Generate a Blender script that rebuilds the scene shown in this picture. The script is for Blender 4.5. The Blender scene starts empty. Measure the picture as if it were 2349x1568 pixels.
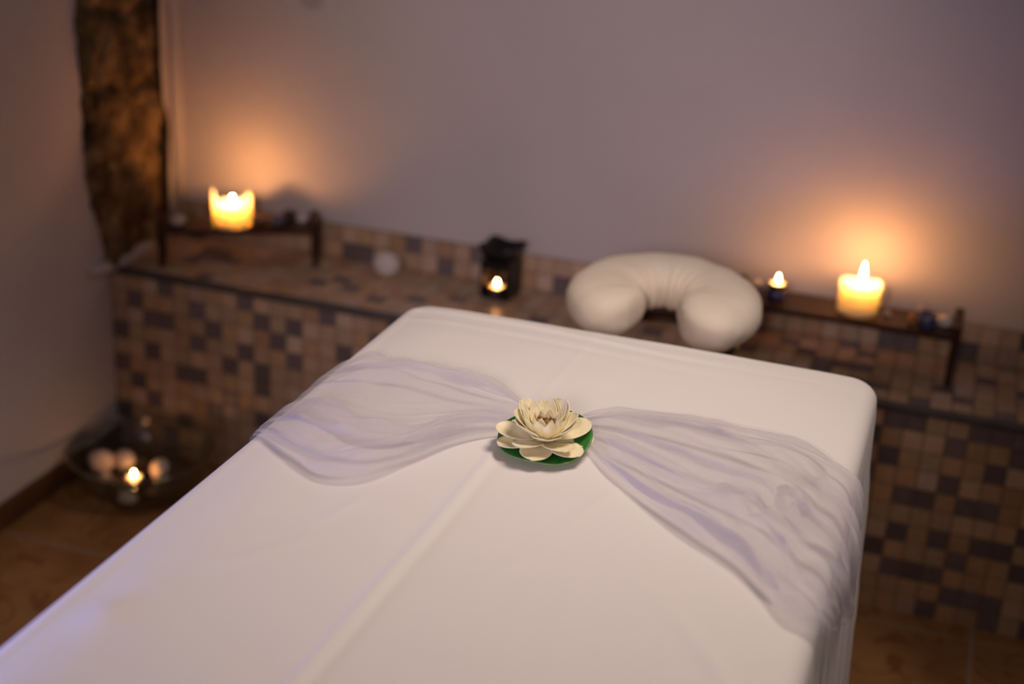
import bpy, bmesh, math, random
from mathutils import Vector, Matrix, noise

C = bpy.context.scene.collection
PI = math.pi
R = math.radians
SC = bpy.context.scene

# ------------------------------------------------------------------ materials
def mat(name, col, rough=0.6, spec=0.5, **kw):
    m = bpy.data.materials.new(name)
    m.use_nodes = True
    b = m.node_tree.nodes['Principled BSDF']
    b.inputs['Base Color'].default_value = (*col, 1)
    b.inputs['Roughness'].default_value = rough
    b.inputs['Specular IOR Level'].default_value = spec
    for k, v in kw.items():
        b.inputs[k.replace('_', ' ')].default_value = v
    return m

def nodes(m):
    nt = m.node_tree
    return nt, nt.nodes, nt.links, nt.nodes['Principled BSDF']

def noise_tint(m, c1, c2, scale=8.0, detail=6.0, lo=0.35, hi=0.65, bump=0.0, bscale=None, dist=0.0):
    nt, N, L, b = nodes(m)
    tc = N.new('ShaderNodeTexCoord')
    nz = N.new('ShaderNodeTexNoise')
    nz.inputs['Scale'].default_value = scale
    nz.inputs['Detail'].default_value = detail
    nz.inputs['Distortion'].default_value = dist
    L.new(tc.outputs['Object'], nz.inputs['Vector'])
    cr = N.new('ShaderNodeValToRGB')
    cr.color_ramp.elements[0].position = lo
    cr.color_ramp.elements[0].color = (*c1, 1)
    cr.color_ramp.elements[1].position = hi
    cr.color_ramp.elements[1].color = (*c2, 1)
    L.new(nz.outputs['Fac'], cr.inputs['Fac'])
    L.new(cr.outputs['Color'], b.inputs['Base Color'])
    if bump:
        n2 = N.new('ShaderNodeTexNoise')
        n2.inputs['Scale'].default_value = bscale or scale * 4
        n2.inputs['Detail'].default_value = 6
        L.new(tc.outputs['Object'], n2.inputs['Vector'])
        bp = N.new('ShaderNodeBump')
        bp.inputs['Strength'].default_value = bump
        bp.inputs['Distance'].default_value = 0.01
        L.new(n2.outputs['Fac'], bp.inputs['Height'])
        L.new(bp.outputs['Normal'], b.inputs['Normal'])
    return cr

# plaster of the walls, with one faint darker spot high on the back wall
M_wall = mat('plaster', (0.66, 0.60, 0.59), 0.85, 0.2)
noise_tint(M_wall, (0.63, 0.575, 0.565), (0.68, 0.62, 0.61), 3.0, 4, 0.3, 0.7, 0.12, 60)
M_wall_back = mat('plaster_back', (0.66, 0.60, 0.59), 0.85, 0.2)
cr_ = noise_tint(M_wall_back, (0.63, 0.575, 0.565), (0.68, 0.62, 0.61), 3.0, 4, 0.3, 0.7, 0.1, 60)
def add_dark_spot(m, src, at, rad, colour):
    nt, N, L, b = nodes(m)
    tc = N.new('ShaderNodeTexCoord')
    vm = N.new('ShaderNodeVectorMath'); vm.operation = 'DISTANCE'
    vm.inputs[1].default_value = at
    L.new(tc.outputs['Object'], vm.inputs[0])
    mr = N.new('ShaderNodeMapRange'); mr.interpolation_type = 'SMOOTHSTEP'
    mr.inputs['From Min'].default_value = rad * 0.55
    mr.inputs['From Max'].default_value = rad
    mr.inputs['To Min'].default_value = 0.5
    mr.inputs['To Max'].default_value = 0.0
    L.new(vm.outputs['Value'], mr.inputs['Value'])
    mx = N.new('ShaderNodeMix'); mx.data_type = 'RGBA'
    L.new(mr.outputs['Result'], mx.inputs['Factor'])
    L.new(src, mx.inputs['A'])
    mx.inputs['B'].default_value = (*colour, 1)
    L.new(mx.outputs['Result'], b.inputs['Base Color'])
add_dark_spot(M_wall_back, cr_.outputs['Color'], (0.012, 0.3, 1.045), 0.04, (0.40, 0.32, 0.33))

# tiles: the colour of each tile is stored with it
M_tile = mat('mosaic_tile', (0.3, 0.2, 0.13), 0.32, 0.4)
nt, N, L, b = nodes(M_tile)
at_ = N.new('ShaderNodeAttribute'); at_.attribute_name = 'tile'
tcx = N.new('ShaderNodeTexCoord')
nzt = N.new('ShaderNodeTexNoise'); nzt.inputs['Scale'].default_value = 45; nzt.inputs['Detail'].default_value = 5
L.new(tcx.outputs['Object'], nzt.inputs['Vector'])
mrt = N.new('ShaderNodeMapRange'); mrt.inputs['To Min'].default_value = 0.75; mrt.inputs['To Max'].default_value = 1.25
L.new(nzt.outputs['Fac'], mrt.inputs['Value'])
vmt = N.new('ShaderNodeVectorMath'); vmt.operation = 'SCALE'
L.new(at_.outputs['Color'], vmt.inputs[0]); L.new(mrt.outputs['Result'], vmt.inputs['Scale'])
L.new(vmt.outputs['Vector'], b.inputs['Base Color'])
M_grout = mat('grout', (0.25, 0.17, 0.11), 0.9, 0.1)
noise_tint(M_grout, (0.22, 0.15, 0.10), (0.28, 0.19, 0.125), 40, 4)
M_trim = mat('slate_edge', (0.09, 0.08, 0.08), 0.45, 0.4)
noise_tint(M_trim, (0.075, 0.067, 0.068), (0.11, 0.095, 0.09), 30, 4)

# floor: brown ceramic tiles with a scrolled pattern
M_floor = mat('floor_tile', (0.12, 0.06, 0.025), 0.5, 0.3)
nt, N, L, b = nodes(M_floor)
tc = N.new('ShaderNodeTexCoord')
nz = N.new('ShaderNodeTexNoise'); nz.inputs['Scale'].default_value = 6; nz.inputs['Detail'].default_value = 6
L.new(tc.outputs['Object'], nz.inputs['Vector'])
cr = N.new('ShaderNodeValToRGB')
cr.color_ramp.elements[0].position = 0.32; cr.color_ramp.elements[0].color = (0.23, 0.105, 0.034, 1)
cr.color_ramp.elements[1].position = 0.68; cr.color_ramp.elements[1].color = (0.38, 0.20, 0.075, 1)
L.new(nz.outputs['Fac'], cr.inputs['Fac'])
nz2 = N.new('ShaderNodeTexNoise'); nz2.inputs['Scale'].default_value = 5.5; nz2.inputs['Detail'].default_value = 1.0
nz2.inputs['Distortion'].default_value = 1.2
L.new(tc.outputs['Object'], nz2.inputs['Vector'])
mm = N.new('ShaderNodeMath'); mm.operation = 'MULTIPLY'; mm.inputs[1].default_value = 7.0
L.new(nz2.outputs['Fac'], mm.inputs[0])
fr = N.new('ShaderNodeMath'); fr.operation = 'FRACT'; L.new(mm.outputs[0], fr.inputs[0])
sb = N.new('ShaderNodeMath'); sb.operation = 'SUBTRACT'; sb.inputs[1].default_value = 0.5; L.new(fr.outputs[0], sb.inputs[0])
ab = N.new('ShaderNodeMath'); ab.operation = 'ABSOLUTE'; L.new(sb.outputs[0], ab.inputs[0])
mr = N.new('ShaderNodeMapRange'); mr.inputs['From Min'].default_value = 0.05; mr.inputs['From Max'].default_value = 0.12
mr.inputs['To Min'].default_value = 0.75; mr.inputs['To Max'].default_value = 0.0
L.new(ab.outputs[0], mr.inputs['Value'])
mx = N.new('ShaderNodeMix'); mx.data_type = 'RGBA'
L.new(mr.outputs['Result'], mx.inputs['Factor']); L.new(cr.outputs['Color'], mx.inputs['A'])
mx.inputs['B'].default_value = (0.20, 0.072, 0.024, 1)
br = N.new('ShaderNodeTexBrick'); br.offset = 0.0
br.inputs['Scale'].default_value = 1.0; br.inputs['Brick Width'].default_value = 0.40; br.inputs['Row Height'].default_value = 0.40
br.inputs['Mortar Size'].default_value = 0.004; br.inputs['Mortar Smooth'].default_value = 0.3
mp = N.new('ShaderNodeMapping'); mp.inputs['Location'].default_value = (-0.015, 0.05, 0)
L.new(tc.outputs['Object'], mp.inputs['Vector']); L.new(mp.outputs['Vector'], br.inputs['Vector'])
mx2 = N.new('ShaderNodeMix'); mx2.data_type = 'RGBA'
L.new(br.outputs['Fac'], mx2.inputs['Factor']); L.new(mx.outputs['Result'], mx2.inputs['A'])
mx2.inputs['B'].default_value = (0.30, 0.22, 0.16, 1)
L.new(mx2.outputs['Result'], b.inputs['Base Color'])
M_base = mat('skirting_tile', (0.10, 0.05, 0.02), 0.45, 0.4)
noise_tint(M_base, (0.075, 0.036, 0.014), (0.125, 0.063, 0.026), 14, 5)

# exposed stone
M_stone = mat('rubble_stone', (0.2, 0.14, 0.07), 0.95, 0.1)
cr = noise_tint(M_stone, (0.055, 0.037, 0.018), (0.30, 0.20, 0.10), 16, 9, 0.34, 0.66, 0.8, 45, 0.5)
e = cr.color_ramp.elements.new(0.5); e.color = (0.16, 0.10, 0.045, 1)
M_jamb_shade = mat('painted_jamb_shade', (0.02, 0.017, 0.013), 0.95, 0.05)  # near-black colour that paints in the shade of the recess side
noise_tint(M_jamb_shade, (0.012, 0.01, 0.008), (0.03, 0.025, 0.018), 30, 4)

# fabrics
M_sheet = mat('cotton_sheet', (0.80, 0.77, 0.75), 0.9, 0.1)
nt, N, L, b = nodes(M_sheet)
b.inputs['Sheen Weight'].default_value = 0.15
tc = N.new('ShaderNodeTexCoord')
n1 = N.new('ShaderNodeTexNoise'); n1.inputs['Scale'].default_value = 9; n1.inputs['Detail'].default_value = 4
L.new(tc.outputs['Object'], n1.inputs['Vector'])
n2 = N.new('ShaderNodeTexNoise'); n2.inputs['Scale'].default_value = 900; n2.inputs['Detail'].default_value = 2
L.new(tc.outputs['Object'], n2.inputs['Vector'])
b1 = N.new('ShaderNodeBump'); b1.inputs['Strength'].default_value = 0.25; b1.inputs['Distance'].default_value = 0.004
L.new(n1.outputs['Fac'], b1.inputs['Height'])
b2 = N.new('ShaderNodeBump'); b2.inputs['Strength'].default_value = 0.15; b2.inputs['Distance'].default_value = 0.0005
L.new(n2.outputs['Fac'], b2.inputs['Height']); L.new(b1.outputs['Normal'], b2.inputs['Normal'])
L.new(b2.outputs['Normal'], b.inputs['Normal'])
M_cushion = mat('cushion_cover', (0.84, 0.76, 0.66), 0.8, 0.15)
noise_tint(M_cushion, (0.87, 0.77, 0.62), (0.91, 0.82, 0.68), 10, 4, bump=0.45, bscale=13)
M_vinyl = mat('table_vinyl', (0.45, 0.36, 0.28), 0.5)
noise_tint(M_vinyl, (0.42, 0.33, 0.25), (0.48, 0.39, 0.31), 20, 4)

M_tulle = bpy.data.materials.new('white_tulle'); M_tulle.use_nodes = True
nt = M_tulle.node_tree; N = nt.nodes; L = nt.links
for n in list(N): N.remove(n)
out = N.new('ShaderNodeOutputMaterial')
df = N.new('ShaderNodeBsdfDiffuse'); df.inputs['Color'].default_value = (0.76, 0.735, 0.765, 1)
tl = N.new('ShaderNodeBsdfTranslucent'); tl.inputs['Color'].default_value = (0.76, 0.735, 0.765, 1)
tr = N.new('ShaderNodeBsdfTransparent')
m1 = N.new('ShaderNodeMixShader'); m1.inputs[0].default_value = 0.38
m2 = N.new('ShaderNodeMixShader')
L.new(df.outputs[0], m1.inputs[1]); L.new(tl.outputs[0], m1.inputs[2])
tc = N.new('ShaderNodeTexCoord')
nn = N.new('ShaderNodeTexNoise'); nn.inputs['Scale'].default_value = 60; nn.inputs['Detail'].default_value = 1
L.new(tc.outputs['Object'], nn.inputs['Vector'])
mr = N.new('ShaderNodeMapRange'); mr.inputs['To Min'].default_value = 0.38; mr.inputs['To Max'].default_value = 0.44
L.new(nn.outputs['Fac'], mr.inputs['Value']); L.new(mr.outputs['Result'], m2.inputs[0])
L.new(tr.outputs[0], m2.inputs[1]); L.new(m1.outputs[0], m2.inputs[2])
L.new(m2.outputs[0], out.inputs['Surface'])

# flower
M_petal = mat('cream_petal', (0.90, 0.82, 0.54), 0.6, 0.2)
noise_tint(M_petal, (0.87, 0.78, 0.49), (0.92, 0.86, 0.61), 60, 4, bump=0.12, bscale=300)
nodes(M_petal)[3].inputs['Subsurface Weight'].default_value = 0.15
nodes(M_petal)[3].inputs['Subsurface Radius'].default_value = (0.004, 0.003, 0.001)
M_core = mat('yellow_core', (0.62, 0.40, 0.04), 0.6)
noise_tint(M_core, (0.55, 0.33, 0.03), (0.72, 0.50, 0.07), 200, 3)
M_anther = mat('brown_anther', (0.23, 0.075, 0.02), 0.6)
noise_tint(M_anther, (0.18, 0.05, 0.015), (0.32, 0.11, 0.03), 400, 3)
M_leaf = mat('lily_pad', (0.02, 0.16, 0.03), 0.35, 0.4)
noise_tint(M_leaf, (0.012, 0.12, 0.02), (0.05, 0.24, 0.04), 45, 5, 0.35, 0.7, 0.2, 80)
M_leafrim = mat('lily_pad_rim', (0.16, 0.30, 0.07), 0.5)
noise_tint(M_leafrim, (0.13, 0.27, 0.06), (0.2, 0.34, 0.1), 60, 3)

# wood, ceramics, glass, wax
M_wood = mat('dark_wood', (0.035, 0.016, 0.008), 0.45, 0.25)
nt, N, L, b = nodes(M_wood)
tc = N.new('ShaderNodeTexCoord'); mp = N.new('ShaderNodeMapping'); mp.inputs['Scale'].default_value = (4, 40, 40)
wv = N.new('ShaderNodeTexNoise'); wv.inputs['Scale'].default_value = 3; wv.inputs['Detail'].default_value = 6
L.new(tc.outputs['Object'], mp.inputs['Vector']); L.new(mp.outputs['Vector'], wv.inputs['Vector'])
cr = N.new('ShaderNodeValToRGB'); cr.color_ramp.elements[0].color = (0.011, 0.004, 0.0016, 1); cr.color_ramp.elements[1].color = (0.085, 0.031, 0.010, 1)
L.new(wv.outputs['Fac'], cr.inputs['Fac']); L.new(cr.outputs['Color'], b.inputs['Base Color'])
M_black = mat('black_glaze', (0.008, 0.007, 0.007), 0.35, 0.4)
noise_tint(M_black, (0.006, 0.005, 0.005), (0.014, 0.012, 0.011), 30, 4)
M_alu = mat('tealight_tin', (0.7, 0.7, 0.72), 0.3, Metallic=1.0)
noise_tint(M_alu, (0.62, 0.62, 0.65), (0.75, 0.75, 0.77), 90, 2)
M_wax = mat('cream_wax', (0.95, 0.86, 0.66), 0.45, 0.3)
noise_tint(M_wax, (0.945, 0.80, 0.53), (0.955, 0.82, 0.57), 25, 3)
b = nodes(M_wax)[3]
b.inputs['Subsurface Weight'].default_value = 1.0
b.inputs['Subsurface Radius'].default_value = (1.0, 0.78, 0.52)
b.inputs['Subsurface Scale'].default_value = 0.085
M_wax_small = M_wax.copy(); M_wax_small.name = 'tealight_wax'
nodes(M_wax_small)[3].inputs['Subsurface Scale'].default_value = 0.010
M_wick = mat('wick', (0.02, 0.015, 0.01), 0.9)
noise_tint(M_wick, (0.015, 0.01, 0.008), (0.04, 0.03, 0.02), 300, 2)

def flame_mat(name, strength):
    m = bpy.data.materials.new(name); m.use_nodes = True
    nt = m.node_tree; N = nt.nodes; L = nt.links
    for n in list(N): N.remove(n)
    o = N.new('ShaderNodeOutputMaterial'); em = N.new('ShaderNodeEmission')
    tc = N.new('ShaderNodeTexCoord'); sp = N.new('ShaderNodeSeparateXYZ')
    L.new(tc.outputs['Generated'], sp.inputs[0])
    cr = N.new('ShaderNodeValToRGB')
    cr.color_ramp.elements[0].color = (1.0, 0.46, 0.17, 1)
    cr.color_ramp.elements[1].color = (1.0, 0.41, 0.13, 1)
    L.new(sp.outputs['Z'], cr.inputs[0]); L.new(cr.outputs[0], em.inputs['Color'])
    em.inputs['Strength'].default_value = strength
    L.new(em.outputs[0], o.inputs['Surface'])
    return m
M_flame_big = flame_mat('candle_flame', 330)
M_flame_mid = flame_mat('candle_flame_low', 900)
M_flame_small = flame_mat('tealight_flame', 170)

def clear_mat(name, tint, ior, rough, power=5.0):
    """thin clear layer: Fresnel reflection over straight transmission"""
    m = bpy.data.materials.new(name); m.use_nodes = True
    nt = m.node_tree; N = nt.nodes; L = nt.links
    for n in list(N): N.remove(n)
    o = N.new('ShaderNodeOutputMaterial'); mx = N.new('ShaderNodeMixShader')
    lw = N.new('ShaderNodeLayerWeight'); lw.inputs['Blend'].default_value = 0.5
    pw = N.new('ShaderNodeMath'); pw.operation = 'POWER'; pw.inputs[1].default_value = power
    r0 = ((ior - 1) / (ior + 1)) ** 2
    fr = N.new('ShaderNodeMath'); fr.operation = 'MULTIPLY_ADD'; fr.inputs[1].default_value = 1 - r0; fr.inputs[2].default_value = r0
    L.new(lw.outputs['Facing'], pw.inputs[0]); L.new(pw.outputs[0], fr.inputs[0])
    t = N.new('ShaderNodeBsdfTransparent'); g = N.new('ShaderNodeBsdfGlossy')
    g.inputs['Roughness'].default_value = rough
    tc = N.new('ShaderNodeTexCoord'); nz = N.new('ShaderNodeTexNoise'); nz.inputs['Scale'].default_value = 6
    cr = N.new('ShaderNodeValToRGB')
    cr.color_ramp.elements[0].color = (*[v * 0.97 for v in tint], 1); cr.color_ramp.elements[1].color = (*tint, 1)
    L.new(tc.outputs['Object'], nz.inputs['Vector']); L.new(nz.outputs['Fac'], cr.inputs['Fac'])
    L.new(cr.outputs['Color'], t.inputs['Color'])
    L.new(fr.outputs[0], mx.inputs[0]); L.new(t.outputs[0], mx.inputs[1]); L.new(g.outputs[0], mx.inputs[2])
    L.new(mx.outputs[0], o.inputs['Surface'])
    return m
M_glass = clear_mat('clear_glass', (0.90, 0.91, 0.89), 1.50, 0.01, 3.6)
M_rim = mat('glass_edge', (0.80, 0.84, 0.80), 0.03, 0.5, Transmission_Weight=1.0, IOR=1.46)
noise_tint(M_rim, (0.78, 0.82, 0.78), (0.82, 0.86, 0.82), 5, 1)
M_water = clear_mat('water', (0.90, 0.91, 0.88), 1.33, 0.0)
M_blueglass = mat('blue_glass', (0.05, 0.06, 0.16), 0.12, 0.6)
noise_tint(M_blueglass, (0.04, 0.045, 0.12), (0.09, 0.10, 0.22), 40, 3)
M_shell = mat('pale_shell', (0.68, 0.56, 0.48), 0.45, 0.4)
noise_tint(M_shell, (0.58, 0.44, 0.35), (0.78, 0.68, 0.60), 55, 4)
M_shell_white = mat('white_shell', (0.75, 0.68, 0.62), 0.5, 0.4)
noise_tint(M_shell_white, (0.68, 0.60, 0.54), (0.80, 0.74, 0.69), 40, 4)
M_shell_brown = mat('brown_shell', (0.28, 0.13, 0.06), 0.45, 0.4)
noise_tint(M_shell_brown, (0.16, 0.07, 0.03), (0.42, 0.22, 0.11), 60, 4)
M_pebble = mat('dark_pebble', (0.05, 0.028, 0.018), 0.5, 0.4)
noise_tint(M_pebble, (0.03, 0.018, 0.012), (0.09, 0.05, 0.03), 60, 4)
M_pebble_blue = mat('slate_pebble', (0.12, 0.12, 0.19), 0.45, 0.4)
noise_tint(M_pebble_blue, (0.08, 0.08, 0.14), (0.16, 0.16, 0.24), 60, 4)

# ------------------------------------------------------------------ helpers
def obj(name, bm, material, parent=None, smooth=False, loc=None):
    me = bpy.data.meshes.new(name)
    bm.normal_update()
    bm.to_mesh(me); bm.free()
    for m in (material if isinstance(material, list) else [material]):
        me.materials.append(m)
    if smooth:
        for p in me.polygons: p.use_smooth = True
    o = bpy.data.objects.new(name, me)
    C.objects.link(o)
    if loc: o.location = loc
    if parent: o.parent = parent
    return o

def tag(o, label=None, cat=None, group=None, kind=None):
    if label: o['label'] = label
    if cat: o['category'] = cat
    if group: o['group'] = group
    if kind: o['kind'] = kind
    return o

def thing(name, label, cat, loc=(0, 0, 0), rz=0.0, group=None):
    o = bpy.data.objects.new(name, None)
    C.objects.link(o)
    o.empty_display_size = 0.05
    o.location = loc; o.rotation_euler = (0, 0, rz)
    return tag(o, label, cat, group)

def box(bm, lo, hi, bev=0.0, seg=2):
    r = bmesh.ops.create_cube(bm, size=1.0)
    vs = r['verts']
    for v in vs:
        v.co = Vector([lo[i] + (v.co[i] + 0.5) * (hi[i] - lo[i]) for i in range(3)])
    if bev:
        es = list({e for v in vs for e in v.link_edges})
        bmesh.ops.bevel(bm, geom=es, offset=bev, segments=seg, affect='EDGES', profile=0.5)
    return bm

def grid(bm, rows, close_u=False, close_v=False):
    """rows: list of lists of Vector"""
    V = [[bm.verts.new(p) for p in r] for r in rows]
    nu, nv = len(V), len(V[0])
    for i in range(nu if close_u else nu - 1):
        for j in range(nv if close_v else nv - 1):
            a, b_, c, d = V[i][j], V[i][(j + 1) % nv], V[(i + 1) % nu][(j + 1) % nv], V[(i + 1) % nu][j]
            try: bm.faces.new((a, b_, c, d))
            except ValueError: pass
    return V

def lathe(bm, prof, n=48, rfun=None):
    """prof: (r, z); r==0 ends are capped by a fan"""
    rings = []
    for k, (r, z) in enumerate(prof):
        if r <= 1e-6:
            rings.append([bm.verts.new((0, 0, z))])
        else:
            ring = []
            for i in range(n):
                a = 2 * PI * i / n
                rr, zz = (r, z) if rfun is None else rfun(k, a, r, z)
                ring.append(bm.verts.new((rr * math.cos(a), rr * math.sin(a), zz)))
            rings.append(ring)
    for k in range(len(rings) - 1):
        A, B = rings[k], rings[k + 1]
        for i in range(n):
            j = (i + 1) % n
            if len(A) == 1 and len(B) == 1: continue
            if len(A) == 1: bm.faces.new((A[0], B[j], B[i]))
            elif len(B) == 1: bm.faces.new((A[i], A[j], B[0]))
            else: bm.faces.new((A[i], A[j], B[j], B[i]))
    return bm

def tube(bm, pts, rad, n=8, caps=True):
    rows = []
    for k, p in enumerate(pts):
        p = Vector(p)
        a = Vector(pts[max(0, k - 1)]); b_ = Vector(pts[min(len(pts) - 1, k + 1)])
        t = (b_ - a).normalized()
        u = t.orthogonal().normalized() if abs(t.z) > 0.9 else t.cross(Vector((0, 0, 1))).normalized()
        v = t.cross(u).normalized()
        r = rad[k] if isinstance(rad, (list, tuple)) else rad
        rows.append([p + u * (r * math.cos(2 * PI * i / n)) + v * (r * math.sin(2 * PI * i / n)) for i in range(n)])
    V = grid(bm, rows, close_v=True)
    if caps:
        bm.faces.new(V[0][::-1]); bm.faces.new(V[-1])
    return bm

def fbm(x, y, z=0.0, o=3):
    return noise.fractal(Vector((x, y, z)), 1.0, 2.0, o)

def sm(x, a, b_):
    t = min(1.0, max(0.0, (x - a) / (b_ - a)))
    return t * t * (3 - 2 * t)

# ------------------------------------------------------------------ the room
XL = -0.342          # left wall face
LZ = 0.448           # top of the tiled ledge
bm = bmesh.new(); box(bm, (-0.6, -3.6, -0.1), (4.0, 0.5, 0.0))
tag(obj('floor', bm, M_floor), 'brown ceramic tile floor with scrolled pattern', 'floor', kind='structure')
bm = bmesh.new(); box(bm, (XL - 0.12, 0.302, 0.0), (4.0, 0.42, 2.6))
tag(obj('wall_back', bm, M_wall_back), 'plain plastered wall behind the tiled ledge', 'wall', kind='structure')
bm = bmesh.new(); box(bm, (XL - 0.12, -3.6, 0.0), (XL, 0.302, 2.6))
tag(obj('wall_left', bm, M_wall), 'plastered side wall with the stone column, beside the glass bowl', 'wall', kind='structure')
bm = bmesh.new(); box(bm, (XL, -3.6, 0.0), (XL + 0.01, -0.001, 0.058), 0.002)
tag(obj('baseboard_left', bm, M_base), 'dark brown tile skirting along the side wall', 'baseboard', kind='structure')
bm = bmesh.new()
tube(bm, [(XL + 0.012, 0.288, z) for z in (0.53, 0.9, 1.4, 2.0, 2.6)], 0.013, 12)
tag(obj('trim_1', bm, M_wall, smooth=True), 'rounded plaster bead running up the corner of the room', 'trim', kind='structure')

# tiled ledge -------------------------------------------------------
random.seed(7)
P = 0.04
DARK = {(0,0),(1,1),(0,3),(-1,4),(1,4),(1,5),(-2,2),(-3,3),(-3,1),(-4,5),(-3,5),(-6,2),(-5,2),(-6,4),(-7,1),(-8,3),
        (-8,5),(-7,6),(-6,7),(3,1),(2,2),(5,0),(3,3),(-5,0),(-8,8),(-4,8),(-5,9),(-2,7),(-1,6),(1,7),(6,2)}
for c, r in [(0,0),(1,0),(-1,1),(0,2),(3,1),(4,0),(5,0),(6,0),(5,2),(6,1),(-1,3),(1,4),(2,4),(3,3),(4,4),(5,4),(1,6),(3,6),
             (0,7),(5,6),(6,6),(7,5),(7,7),(4,7),(1,8),(2,8),(3,8),(4,9),(5,9),(6,9),(6,10),(3,10),(-1,9),(8,10),(9,3),(9,8),(10,6)]:
    DARK.add((35 + c, r))
def tile_col(dark):
    if dark:
        k = random.uniform(0.8, 1.25)
        return (0.175 * k, 0.138 * k, 0.142 * k)
    k = random.uniform(0.82, 1.12)
    h = random.random()
    base = (0.58, 0.41, 0.275) if h < 0.5 else ((0.54, 0.35, 0.205) if h < 0.8 else (0.62, 0.455, 0.345))
    return tuple(v * k for v in base)

def tile_mesh(name, cells, frame, parent):
    """cells: (u, v, du, dv, dark); frame maps (u, v, h) to world"""
    bm = bmesh.new()
    lay = bm.loops.layers.float_color.new('tile')
    for u, v, du, dv, dark in cells:
        col = tile_col(dark)
        g, bv, h = 0.0009, 0.0012, 0.0022
        a = [frame(u - du / 2 + g, v - dv / 2 + g, 0), frame(u + du / 2 - g, v - dv / 2 + g, 0),
             frame(u + du / 2 - g, v + dv / 2 - g, 0), frame(u - du / 2 + g, v + dv / 2 - g, 0)]
        q = g + bv
        t = [frame(u - du / 2 + q, v - dv / 2 + q, h), frame(u + du / 2 - q, v - dv / 2 + q, h),
             frame(u + du / 2 - q, v + dv / 2 - q, h), frame(u - du / 2 + q, v + dv / 2 - q, h)]
        A = [bm.verts.new(p) for p in a]; T = [bm.verts.new(p) for p in t]
        fs = [bm.faces.new(T)]
        for i in range(4):
            fs.append(bm.faces.new((A[i], A[(i + 1) % 4], T[(i + 1) % 4], T[i])))
        for f in fs:
            for lp in f.loops: lp[lay] = (*col, 1)
    return obj(name, bm, M_tile, parent)

bm = bmesh.new()
box(bm, (XL, 0.0, 0.0), (4.0, 0.302, LZ - 0.002))
box(bm, (XL, 0.2965, LZ - 0.003), (4.0, 0.302, 0.527))
ledge = tag(obj('wall_ledge', bm, M_grout), 'long built-in ledge faced with beige and slate mosaic tiles along the back wall', 'ledge', kind='structure')
NC = 58
cells = []
for c in range(-8, NC):
    for r in range(11):
        known = (-9 < c <= 7) or (33 < c < 46)
        dark = (c, r) in DARK if known else random.random() < 0.24
        cells.append((c * P, 0.42 - r * P - 0.002, P, P, dark))
tile_mesh('front_tiles', cells, lambda u, v, h: Vector((u, -h, v)), ledge)
cells = []
TOPD = {(13,1),(16,2),(11,3),(20,2),(22,3),(9,2),(3,2),(4,3),(5,2),(7,1),(38,1),(40,0),(43,1),(41,3),(37,2),(36,0),(34,1),(44,3),(39,4)}
for c in range(-8, NC):
    for r in range(7):
        dark = (c, r) in TOPD if (-3 < c < 24 or 33 < c < 46) else random.random() < 0.2
        cells.append((c * P, 0.016 + (r + 0.5) * P, P, P, dark))
tile_mesh('top_tiles', cells, lambda u, v, h: Vector((u, v, LZ - 0.002 + h)), ledge)
cells = []
SPD = {(3,1),(4,1),(7,0),(9,1),(11,0),(12,0),(16,1),(38,1),(41,0),(43,1),(44,0),(36,0),(34,1),(35,1),(31,0),(19,0),(21,1)}
for c in range(-8, NC):
    for r in range(2):
        dark = (c, r) in SPD
        cells.append((c * P - 0.004, 0.527 - (r + 0.5) * P, P, P, dark))
tile_mesh('splash_tiles', cells, lambda u, v, h: Vector((u, 0.2965 - h, v)), ledge)
bm = bmesh.new()
box(bm, (XL, -0.006, LZ - 0.016), (4.0, 0.014, LZ + 0.001), 0.005, 3)
obj('edge_trim', bm, M_trim, ledge)

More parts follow.
